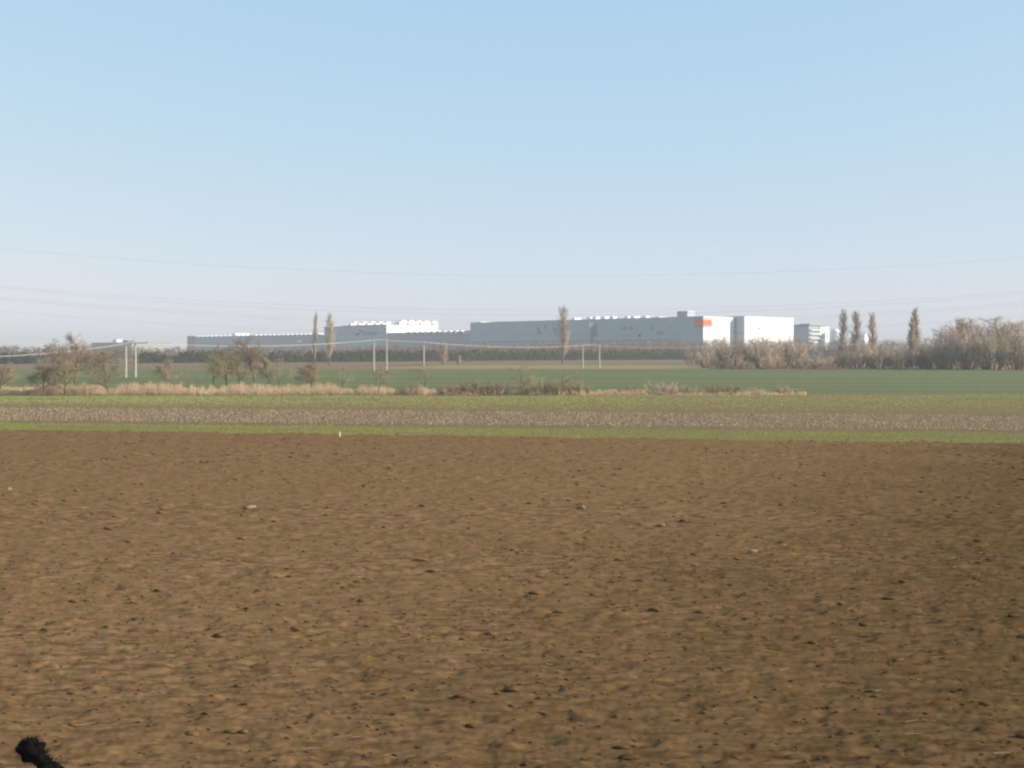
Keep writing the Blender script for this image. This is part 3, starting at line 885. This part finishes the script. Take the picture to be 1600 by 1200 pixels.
def tree(name, label, px, py_base, py_top, halfw_px, style, seed, twig='twig', bark='bark', trunk_r=None, group=None, d=None, cat='tree',
         rmin=None, stems=1, dense=1.0, lean=0.0):
    d = d or EYE * F / (py_base - HZ)
    x = (px - 800) / F * d
    H = zat(py_top, d)
    W = halfw_px / F * d
    rg = np.random.default_rng(seed)
    cfg = dict(CFG[style])
    if rmin: cfg['rmin'] = rmin
    cfg['kids'] = [max(1, k * dense * (1.15 if style in ('field', 'sapling') else 1)) if i else k for i, k in enumerate(cfg['kids'])]
    segs = []
    r0 = trunk_r or H * 0.022
    if style == 'bush':
        for k in range(stems):
            a = rg.uniform(0, 2 * math.pi); t = rg.uniform(0, 1) ** 0.7
            p = np.array([math.cos(a) * t * W * 0.85, math.sin(a) * t * W * 0.85, 0])
            dd_ = unit(np.array([math.cos(a) * (0.15 + t * 0.75), math.sin(a) * (0.15 + t * 0.75), 1.0]))
            grow(rg, segs, p, dd_, H * rg.uniform(0.55, 1.0) * (1 - 0.45 * t), max(r0 * 0.45, cfg['rmin'] * 1.3), 0, cfg)
    elif style == 'field':
        grow(rg, segs, np.zeros(3), unit(np.array([lean + rg.normal(0, .08), rg.normal(0, .08), 1])), H * 0.86, r0, 0, cfg)
    else:
        grow(rg, segs, np.zeros(3), unit(np.array([lean + rg.normal(0, .02), rg.normal(0, .02), 1])), H * 0.95, r0, 0, cfg)
    P0, P1, R0, R1, L = bake(segs, W, H)
    root = empty(name, (x, d, 0))
    tag(root, label, cat, group)
    a = L <= (1 if style in ('field',) else 0)
    k = 6 if style != 'bush' else 4
    tr = mesh_obj('trunk' if style != 'bush' else 'stems', *tubes(P0[a], P1[a], R0[a], R1[a], k), M[bark], root)
    if style == 'bush': tr['kind'] = 'stuff'
    last = L == len(cfg['segs']) - 1
    b_ = ~a & ~last
    qv, qf = tubes(P0[b_], P1[b_], R0[b_], R1[b_], 3)
    qf = np.concatenate([qf[:, [0, 1, 2]], qf[:, [0, 2, 3]]])
    mesh_obj('crown', *merge([(qv, qf), twigs(P0[last], P1[last], R0[last])]), M[twig], root)
    return root

G_L = 'bare trees along the reed line'
tree('field_tree', 'bare tree cut off by the left edge of the picture', 0, 614, 566, 26, 'field', 1, group=G_L)
tree('field_tree', 'small bare tree with dark low crown, second trunk from the left edge', 69, 617, 568, 21, 'field', 2, group=G_L)
tree('field_tree', 'largest bare tree on the left with rounded crown rising above the far wood', 116, 603, 520, 32, 'field', 3, group=G_L)
tree('field_tree', 'bare tree with sparse round crown left of the largest left tree', 86, 608, 530, 24, 'field', 74, group=G_L)
tree('field_tree', 'thin forked bare tree in front of the largest left tree', 101, 618, 560, 22, 'field', 4, twig='twig_olive', group=G_L)
tree('field_tree', 'upright bare tree left of the near pair of concrete poles', 169, 617, 551, 27, 'field', 5, twig='twig_olive', group=G_L)
tree('field_tree', 'small leaning bare tree alone in the reeds right of the pole pair', 264, 610, 562, 22, 'field', 6, group=G_L, lean=-0.22)
tree('field_tree', 'leftmost thin tree of the twiggy group below the low factory hall', 333, 606, 549, 20, 'field', 71, twig='twig_olive', group=G_L)
tree('field_tree', 'tall twiggy tree left of the dark forked tree in the reeds', 354, 604, 538, 26, 'field', 7, twig='twig_olive', group=G_L)
tree('field_tree', 'short twiggy tree between the tall twiggy tree and the dark forked tree', 376, 608, 556, 20, 'field', 72, twig='twig_olive', group=G_L)
tree('field_tree', 'dark forked bare tree reaching the low factory hall', 401, 604, 525, 28, 'field', 8, group=G_L)
tree('field_tree', 'thin olive tree just right of the dark forked tree', 421, 607, 556, 17, 'field', 73, twig='twig_olive', group=G_L)
tree('sapling', 'thin bare sapling right of the dark forked tree', 437, 606, 560, 13, 'sapling', 9, twig='twig_olive', group=G_L)
tree('sapling', 'short bare sapling between two thin saplings in the reeds', 455, 606, 575, 10, 'sapling', 10, twig='twig_olive', group=G_L)
tree('field_tree', 'slender bare tree below the slim poplars', 484, 614, 566, 17, 'field', 11, group=G_L)
tree('sapling', 'faint olive sapling in the reeds below the lettered factory block', 535, 616, 566, 18, 'sapling', 12, twig='twig_olive', group=G_L)
tree('sapling', 'thin sapling in the reeds below the middle pole pair', 590, 618, 571, 13, 'sapling', 13, twig='twig_olive', group=G_L)
tree('sapling', 'yellowish olive bushy sapling right of the middle pole pair', 607, 614, 577, 20, 'sapling', 14, twig='twig_olive', group=G_L, dense=1.4)
tree('sapling', 'faint sapling in front of the single concrete pole', 664, 612, 566, 20, 'sapling', 15, twig='twig_olive', group=G_L)
tree('sapling', 'faint tall sapling among the low brown hedge', 815, 617, 570, 28, 'sapling', 16, twig='twig_olive', group=G_L, dense=1.2)
tree('sapling', 'spreading sapling at the right end of the tall hedge growth', 878, 617, 580, 28, 'sapling', 17, twig='twig_olive', group=G_L, dense=1.2)
tree('sapling', 'small sapling sticking out of the brown hedge left of the tall saplings', 742, 617, 583, 12, 'sapling', 18, twig='twig_olive', group=G_L)

G_H = 'low brown shrubs along the reed line'
for k, (px, top, hw, lb, tw) in enumerate((
        (640, 598, 22, 'low olive shrub at the right end of the thick reeds', 'twig_olive'),
        (706, 599, 22, 'first low brown shrub right of the pale reeds', 'twig'),
        (742, 595, 26, 'brown shrub around the small hedge sapling', 'twig'),
        (779, 597, 22, 'brown shrub left of the faint tall sapling', 'twig'),
        (828, 588, 30, 'loose olive shrub at the foot of the tall sapling', 'twig_olive'),
        (868, 592, 26, 'olive shrub between the tall sapling and the spreading sapling', 'twig_olive'),
        (900, 597, 22, 'low olive shrub just left of the pale gap in the hedge', 'twig_olive'),
        (985, 603, 22, 'low brown shrub just right of the pale gap in the hedge', 'twig'),
        (1033, 596, 26, 'tallest reddish shrub right of the pale gap in the hedge', 'twig_grey'),
        (1078, 602, 28, 'reddish brown shrub right of the tallest reddish one', 'twig'),
        (1127, 601, 28, 'reddish brown shrub below the red factory corner', 'twig'),
        (1172, 605, 26, 'pale low shrub near the right end of the hedge', 'twig_grey'),
        (1222, 603, 24, 'last low shrub at the right end of the hedge', 'twig_grey'))):
    tree('hedge_shrub', lb, px, 618.5, top, hw, 'bush', 100 + k, twig=tw, group=G_H, cat='shrub', rmin=0.014, stems=30, d=bd(B4, (px - 800) / F * 131) + 1.5)

# poplars
G_P = 'bare columnar poplars'
tree('poplar_tree', 'tall lone columnar poplar in front of the long grey hall', 879, 567, 478, 9.1, 'poplar', 201, twig='twig_pale', group=G_P, rmin=.04)
tree('poplar_tree', 'very slim poplar left of the middle factory block', 491, 570, 487, 4.4, 'poplar', 202, twig='twig_pale', group=G_P, rmin=.04)
tree('poplar_tree', 'slim pale poplar at the left edge of the middle factory block', 514, 570, 489, 6.7, 'poplar', 203, twig='twig_pale', group=G_P, rmin=.04)
tree('poplar_tree', 'short stout poplar below the plant room of the middle block', 691, 571, 537, 6.7, 'poplar', 204, twig='twig_pale', group=G_P, rmin=.04)
tree('poplar_tree', 'tiny poplar on the yellow strip right of the short stout one', 716, 571, 555, 3.3, 'poplar', 205, twig='twig_pale', group=G_P, rmin=.04)
tree('poplar_tree', 'left and taller of the two close poplars right of the office', 1315, 573, 483, 7.7, 'poplar', 206, twig='twig_pale', group=G_P, rmin=.04)
tree('poplar_tree', 'right and shorter of the two close poplars right of the office', 1336, 573, 486, 7.7, 'poplar', 207, twig='twig_pale', group=G_P, rmin=.04)
tree('poplar_tree', 'slim poplar standing alone above the bushes beside the white shed', 1365, 573, 488, 6.3, 'poplar', 208, twig='twig_pale', group=G_P, rmin=.04)
tree('poplar_tree', 'broad topped poplar left of the big bare trees', 1434, 573.5, 481, 8.2, 'poplar', 209, twig='twig_pale', group=G_P, rmin=.04)
tree('poplar_tree', 'shorter dark poplar pressed against the broad topped one', 1424, 574, 497, 4.8, 'poplar', 210, twig='twig', group=G_P, rmin=.04)

# bushes and trees of the right-hand thicket
G_B = 'grey brown bare thicket on the right'
TH = [
    (1085, 570, 542, 22, 'low hazy bush at the left tip of the thicket', 'twig'),
    (1108, 575, 536, 22, 'leftmost rounded bush below the red factory corner', 'twig_grey'),
    (1134, 576, 527, 20, 'bush with a pointed top in front of the white end wall', 'twig_grey'),
    (1160, 576, 534, 20, 'dark bush below the shaded recess of the factory end', 'twig'),
    (1190, 576.5, 523, 21, 'tall spiky bush in front of the white block emblem', 'twig_grey'),
    (1217, 576, 524, 22, 'dense rounded bush below the white block', 'twig_grey'),
    (1240, 576, 528, 19, 'rounded bush at the right end of the white block', 'twig_grey'),
    (1148, 577, 553, 24, 'low front bush left of the dark hollow', 'twig_grey'),
    (1200, 577, 552, 26, 'low front bush right of the dark hollow', 'twig_grey'),
    (1262, 577, 553, 22, 'low bush below the grey office block', 'twig_grey'),
    (1288, 577, 549, 22, 'rounded low bush left of the paired poplars', 'twig_grey'),
    (1318, 576.5, 541, 20, 'bush at the foot of the paired poplars', 'twig'),
    (1345, 577, 536, 22, 'bush between the paired poplars and the lone slim poplar', 'twig_grey'),
    (1372, 577, 536, 20, 'bush at the foot of the lone slim poplar', 'twig_grey'),
    (1400, 577, 538, 22, 'rounded pale bush left of the broad topped poplar', 'twig_grey'),
    (1428, 577, 553, 20, 'low dark bush at the foot of the broad topped poplar', 'twig'),
    (1454, 577, 522, 20, 'bush just right of the broad topped poplar', 'twig_grey'),
    (1480, 577.5, 512, 22, 'bush at the left foot of the big bare trees', 'twig_grey'),
    (1512, 577.5, 505, 25, 'bush below the middle of the big bare trees', 'twig_grey'),
    (1548, 578, 503, 26, 'bush below the highest of the big bare trees', 'twig_grey'),
    (1588, 578, 510, 26, 'tall rusty bush at the right picture edge', 'twig'),
]
for k, (px, pb, pt, hw, lb, tw) in enumerate(TH):
    hgt = (pb - pt)
    tree('bare_bush', lb, px, pb, pt, hw, 'bush', 300 + k, twig=tw, group=G_B, cat='bush', rmin=0.038, stems=29 if hgt > 30 else 23, dense=1.0)
CFG['big'] = dict(segs=[5, 4, 3, 2, 2], wander=[.07, .12, .16, .2, .2], up=[.03, .26, .16, .08, .04], taper=[.45, .35, .3, .3, .4],
                  kids=[17, 8, 7, 4], start=[.1, .1, .1, .1], angle=[38, 32, 34, 36], ratio=[.46, .5, .5, .5], fall=[.6, .4, .4, .4],
                  rr=[.5, .55, .55, .7], rmin=.03)
for k, (px, pb, pt, hw, lb) in enumerate((
        (1476, 576, 510, 26, 'leftmost of the big bare trees on the right'),
        (1505, 576.5, 498, 32, 'second big bare tree from the left in the right-hand group'),
        (1534, 576.5, 496, 32, 'middle big bare tree in the right-hand group'),
        (1562, 577, 495, 32, 'highest big bare tree near the right picture edge'),
        (1592, 577, 502, 30, 'rightmost big bare tree cut by the picture edge'))):
    tree('bare_tree', lb, px, pb, pt, hw, 'big', 400 + k, twig='twig_pale', group='big bare trees on the right', rmin=0.034, dense=1.0)

# ---- far wood and dark evergreen belt: read as one mass
def wood_edge(px):
    return np.interp(px, [-400, 0, 500, 900, 1300, 2100], [430, 478, 565, 700, 790, 900])
def wood_height(px):
    return np.interp(px, [-400, 0, 160, 300, 560, 760, 900, 1060, 1200, 1400, 1500, 2100], [8.0, 8.0, 8.6, 7.6, 8.6, 11.5, 12.6, 14.5, 14.5, 15, 13, 12])
rg = np.random.default_rng(5)
variants = []
for k in range(9):
    segs = []
    cfg = dict(CFG['sapling']); cfg['kids'] = [13, 6, 0.0]; cfg['segs'] = [3, 2, 1]; cfg['rmin'] = 0.05
    grow(rg, segs, np.zeros(3), np.array([0, 0, 1.0]), 0.95, 0.12, 0, cfg)
    P0, P1, R0, R1, L = bake(segs, 0.42, 1.0)
    variants.append((P0, P1, np.maximum(R0, .06), L))
parts = []
for row in range(3):
    px = -60.0
    while px < 1700:
        d = wood_edge(px) + 6 + row * 9 + rg.uniform(-3, 3)
        px += rg.uniform(3.4, 6.0) * 600 / d
        h = wood_height(px) * rg.uniform(0.72, 1.06) * (0.88 + 0.06 * row)
        P0, P1, R0, L = variants[rg.integers(0, 9)]
        a = rg.uniform(0, 6.28)
        Rm = np.array([[math.cos(a), -math.sin(a), 0], [math.sin(a), math.cos(a), 0], [0, 0, 1]])
        w = h * rg.uniform(0.75, 1.0)
        S_ = np.array([w, w, h])
        off_ = np.array([(px - 800) / F * d, d, 0])
        parts.append(((P0 * S_) @ Rm.T + off_, (P1 * S_) @ Rm.T + off_, R0))
P0 = np.concatenate([p[0] for p in parts]); P1 = np.concatenate([p[1] for p in parts])
R0 = np.concatenate([p[2] for p in parts])
tag(mesh_obj('far_wood', *twigs(P0, P1, R0 * 1.35), M['twig_far']), 'long brown belt of leafless wood in front of the factory', 'wood', kind='stuff')

parts = []
px = -40.0
dens_x = [-60, 0, 20, 50, 60, 215, 225, 255, 290, 335, 400, 420, 480, 500, 1700]
dens_v = [.1, .9, 1, .9, .05, .05, .8, .6, 1, .9, .3, .3, .7, 1, 1]
for row in range(2):
    px = -40.0
    while px < 1650:
        d = wood_edge(px) + row * 3.5 + rg.uniform(-1, 1)
        px += rg.uniform(2.0, 3.6) * 600 / d
        if rg.uniform() > np.interp(px, dens_x, dens_v): continue
        h = rg.uniform(3.0, 6.8) * np.interp(px, [0, 500, 900], [0.8, 0.95, 1.15])
        w = h * rg.uniform(0.42, 0.68)
        n = 58
        t = rg.uniform(0, 1, n) ** 0.8
        rad = (1 - t * t) ** 0.7 * w * np.sqrt(rg.uniform(0.15, 1, n))
        a = rg.uniform(0, 6.28, n)
        Pb = np.stack([np.cos(a) * rad, np.sin(a) * rad, t * h * 0.92], -1)
        Pt = Pb + np.stack([np.cos(a) * 0.5, np.sin(a) * 0.5, rg.uniform(-0.1, 0.6, n)], -1) * rg.uniform(0.5, 1.1, (n, 1))
        off_ = np.array([(px - 800) / F * d, d, 0.0])
        parts.append(twigs(Pb + off_, Pt + off_, np.full(n, 0.34)))
tag(mesh_obj('evergreen_belt', *merge(parts), M['conifer']), 'dark low evergreen belt along the foot of the far wood', 'hedge', kind='stuff')


# ------------------------------------------------------------------ concrete poles and wires
def pole_mesh(name, x, y, h, r0, r1, parent):
    k = 8
    V, Fc = tubes([(x, y, -0.2)], [(x, y, h)], [r0], [r1], k)
    Fl = [tuple(f) for f in Fc] + [tuple(range(k, 2 * k))]
    return mesh_obj(name, V, Fl, M['concrete'], parent)

def insulator(x, y, z, parent):
    n = 8
    prof = [(.04, 0), (.09, .03), (.05, .08), (.1, .12), (.05, .18), (.07, .22), (.01, .25)]
    V = [(x + p * math.cos(a), y + p * math.sin(a), z + q) for p, q in prof for a in np.arange(n) * 2 * math.pi / n]
    Fc = [(k * n + i, k * n + (i + 1) % n, (k + 1) * n + (i + 1) % n, (k + 1) * n + i) for k in range(len(prof) - 1) for i in range(n)]
    return mesh_obj('insulator', V, Fc, M['porcelain'], parent)

def pole_pair(label, pa, pb, py_base, py_top, arm_y, ext=0.5):
    d = EYE * F / (py_base - HZ)
    h = zat(py_top, d)
    xa, xb = (pa - 800) / F * d, (pb - 800) / F * d
    xm = (xa + xb) / 2
    o = tag(empty('utility_pole', (xm, d, 0)), label, 'pole', 'concrete poles of the field power line')
    for q in (xa - xm, xb - xm):
        pole_mesh('post', q, 0, h, 0.27, 0.20, o)
    za = zat(arm_y, d)
    ca_ = box('crossarm', xa - xm - 0.5, xb - xm + ext, -0.29, -0.205, za - 0.10, za + 0.10, M['metal'], o)
    for q in (xa - xm - 0.4, (xb - xa) * 0.0, xb - xm + ext - 0.1):
        insulator(q, -0.25, za + 0.10, ca_)
    return o, d, za
pole_pair('paired concrete poles with crossbar behind the left bare trees', 196.5, 211.5, 590, 535.5, 536.0, 2.4)
pole_pair('paired concrete poles in front of the lettered factory block', 584, 604, 580, 530.0, 531.2, 0.5)
pole_pair('paired concrete poles with crossbar on the yellow strip right of the tall poplar', 910.5, 936.5, 576, 537.0, 538.0, 0.4)
def pole_single(label, px, py_base, py_top, d=None):
    d = d or EYE * F / (py_base - HZ)
    h = zat(py_top, d)
    o = tag(empty('utility_pole', ((px - 800) / F * d, d, 0)), label, 'pole', 'concrete poles of the field power line')
    pole_mesh('post', 0, 0, h, 0.26, 0.18, o)
    ca_ = box('crossarm', -0.9, 0.9, -0.27, -0.185, h - 0.35, h - 0.2, M['metal'], o)
    for q in (-0.8, 0.8):
        insulator(q, -0.23, h - 0.2, ca_)
pole_single('single concrete pole between the middle pair and the short poplar', 662, 580, 534.5)
pole_single('concrete pole half hidden in the thicket below the white block', 1205, 0, 533.5, 349)
pole_single('concrete pole behind the broad topped poplar on the right', 1432, 0, 529.5, 352)

nodes = [(-420, 534, 165), (204, 535.6, 225), (594, 530.5, 295), (662, 534.5, 300), (923, 539.0, 346), (1205, 534, 349), (1432, 530, 352), (1760, 532, 360)]
mids = [558.5, 540.4, 533.2, 542.5, 543.2, 539.5, 536.0]
def field_wire(dy, dz):
    pts = []
    for (a, b, ym) in zip(nodes[:-1], nodes[1:], mids):
        A = np.array(at(*a)); Bp = np.array(at(*b))
        mid_p = (A + Bp) / 2
        sag = mid_p[2] - zat(ym, mid_p[1])
        for t in np.linspace(0, 1, 15)[:-1]:
            p = A + (Bp - A) * t
            p[2] -= 4 * sag * t * (1 - t)
            pts.append(p + np.array([0, dy, dz]))
    return pts
for dy, dz in ((-0.30, 0.0), (0.25, 0.10), (0.8, -0.06)):
    tag(mesh_obj('overhead_wire', *prism_along(field_wire(dy, dz), 0.015, 5), M['wire_pale']),
        'bright low wire strung along the concrete poles', 'wire', 'low wires on the concrete poles')

D_HV = 220.0
HV = [('topmost thin wire crossing the sky far above the factory', 388, 431, 880, 0),
      ('upper wire of the close pair in the sky above the factory', 447, 484.5, 850, 2),
      ('lower wire of the close pair in the sky above the factory', 449.5, 492, 850, -2),
      ('fourth sky wire from the top, just under the close pair', 464, 503, 850, 3),
      ('fifth sky wire from the top, close under the fourth', 467, 508, 850, -3),
      ('lowest sky wire, dipping to the factory roofs', 486, 524, 850, 0)]
for lb, y0, ym, xm, off_ in HV:
    d = D_HV + off_
    pts = []
    for px in np.linspace(xm - 1230, xm + 1230, 70):
        py = ym - (ym - y0) * ((px - xm) / xm) ** 2
        pts.append(at(px, py, d))
    tag(mesh_obj('power_line', *prism_along(pts, 0.0095, 5), M['wire']), lb, 'wire', 'high voltage wires across the sky')


# ------------------------------------------------------------------ small things on the soil
def stone(label, px, py, w, dp, h, seed, tilt=0.0):
    x, d = ground(px, py)
    rg = np.random.default_rng(seed)
    V = ico * rg.uniform(0.75, 1.15, (12, 1))
    V = V * np.array([w, dp, h])
    c, s_ = math.cos(tilt), math.sin(tilt)
    V = np.stack([V[:, 0] * c - V[:, 1] * s_, V[:, 0] * s_ + V[:, 1] * c, V[:, 2]], -1)
    zz = float(soil_height(np.array([x]), np.array([d]))[0])
    o = mesh_obj('pale_stone', V, icf, M['stone'])
    o.location = (x, d, zz + h * 0.55)
    return tag(o, label, 'stone', 'pale stones on the ploughed soil')
stone('pale slanting stone on the left half of the ploughed field', 390, 799, .16, .34, .06, 1, -0.55)
stone('pale stone near the middle of the ploughed field', 910, 801, .11, .13, .10, 2, 0.4)
stone('dull pale stone right of the middle one on the ploughed field', 1034, 828, .13, .11, .06, 3)
stone('small pale fleck of stone near the left picture edge', 14, 770, .10, .14, .07, 4)
stone('long low pale stone on the right part of the ploughed field', 1175, 868, .16, .08, .04, 5)

x, d = ground(531, 684)
d = min(d, bd(B1, x) - 0.3)
st = tag(empty('marker_stake', (x, d, 0.05)), 'short whitish stake at the edge of the ploughed field', 'stake')
V, Fc = tubes([(0, 0, -0.1), (0, 0, 0.16)], [(0.0, 0, 0.16), (0.02, 0, 0.32)], [.05, .045], [.045, .035], 6)
mesh_obj('stake_shaft', V, [tuple(f) for f in Fc] + [tuple(range(18, 24))], M['stake'], st)

# dark dead weed beside the track, its seed head just inside the bottom left corner
dP = 9.0
hx, _, hz = at(46, 1168, dP)
weed = tag(empty('dead_weed', (hx + 0.75, dP, 0)), 'dark dead weed with a ragged drooping seed head at the bottom left corner', 'weed')
rgp = np.random.default_rng(3)
hc = np.array([-0.75, 0, hz])
knee = np.array([-0.60, 0, hz - 0.13])
path = np.array([(0, 0, -0.05), (-0.06, 0.01, 0.5), (-0.2, 0.0, 1.0), (-0.42, 0.0, hz - 0.33), knee, hc])
V, Fc = tubes(path[:-1], path[1:], np.array([.03, .027, .024, .022, .022]), np.array([.027, .024, .022, .022, .02]), 8)
mesh_obj('stalk', V, Fc, M['char'], weed, smooth=True)
def clump(c0, c1, r0, r1, n, hairs):
    t = rgp.uniform(0, 1, n)[:, None]
    C = c0 + (c1 - c0) * t + rgp.normal(0, 0.34, (n, 3)) * (r0 + (r1 - r0) * t)
    core = lumps(C, (r0 + (r1 - r0) * t[:, 0]) * rgp.uniform(0.42, 0.62, n), rgp, 0.9, 1.1)
    k = rgp.integers(0, n, hairs)
    a = rgp.normal(0, 1, (hairs, 3)); a /= np.linalg.norm(a, axis=1, keepdims=True)
    fz = tubes(C[k], C[k] + a * rgp.uniform(0.03, 0.085, (hairs, 1)), np.full(hairs, 0.004), np.full(hairs, 0.001), 3)
    return np.concatenate([core[0], fz[0]]), [tuple(f) for f in core[1]] + [tuple(f) for f in fz[1] + len(core[0])]
mesh_obj('seed_head', *clump(hc, hc + np.array([0.03, 0, -0.03]), 0.10, 0.09, 26, 900), M['char'], weed, smooth=True)['kind'] = 'stuff'
mesh_obj('withered_leaves', *clump(hc + np.array([0.06, 0, -0.06]), knee + np.array([0.05, 0, -0.08]), 0.07, 0.09, 24, 800), M['char'], weed, smooth=True)['kind'] = 'stuff'


# ------------------------------------------------------------------ haze
V, Fc = box_data(-3100, 3100, -120, 3100, -1.2, 42)
hm = bpy.data.materials.new('haze')
hm.use_nodes = True
nt = hm.node_tree
nt.nodes.clear()
mo = nt.nodes.new('ShaderNodeOutputMaterial')
pvn = nt.nodes.new('ShaderNodeVolumePrincipled')
pvn.inputs['Color'].default_value = (0.745, 0.74, 0.71, 1)
pvn.inputs['Density'].default_value = 0.00037
pvn.inputs['Anisotropy'].default_value = 0.0
nt.links.new(pvn.outputs[0], mo.inputs['Volume'])
hz_o = mesh_obj('haze', V, Fc, hm)
tag(hz_o, 'thin pale winter haze over the whole plain', 'haze', kind='stuff')
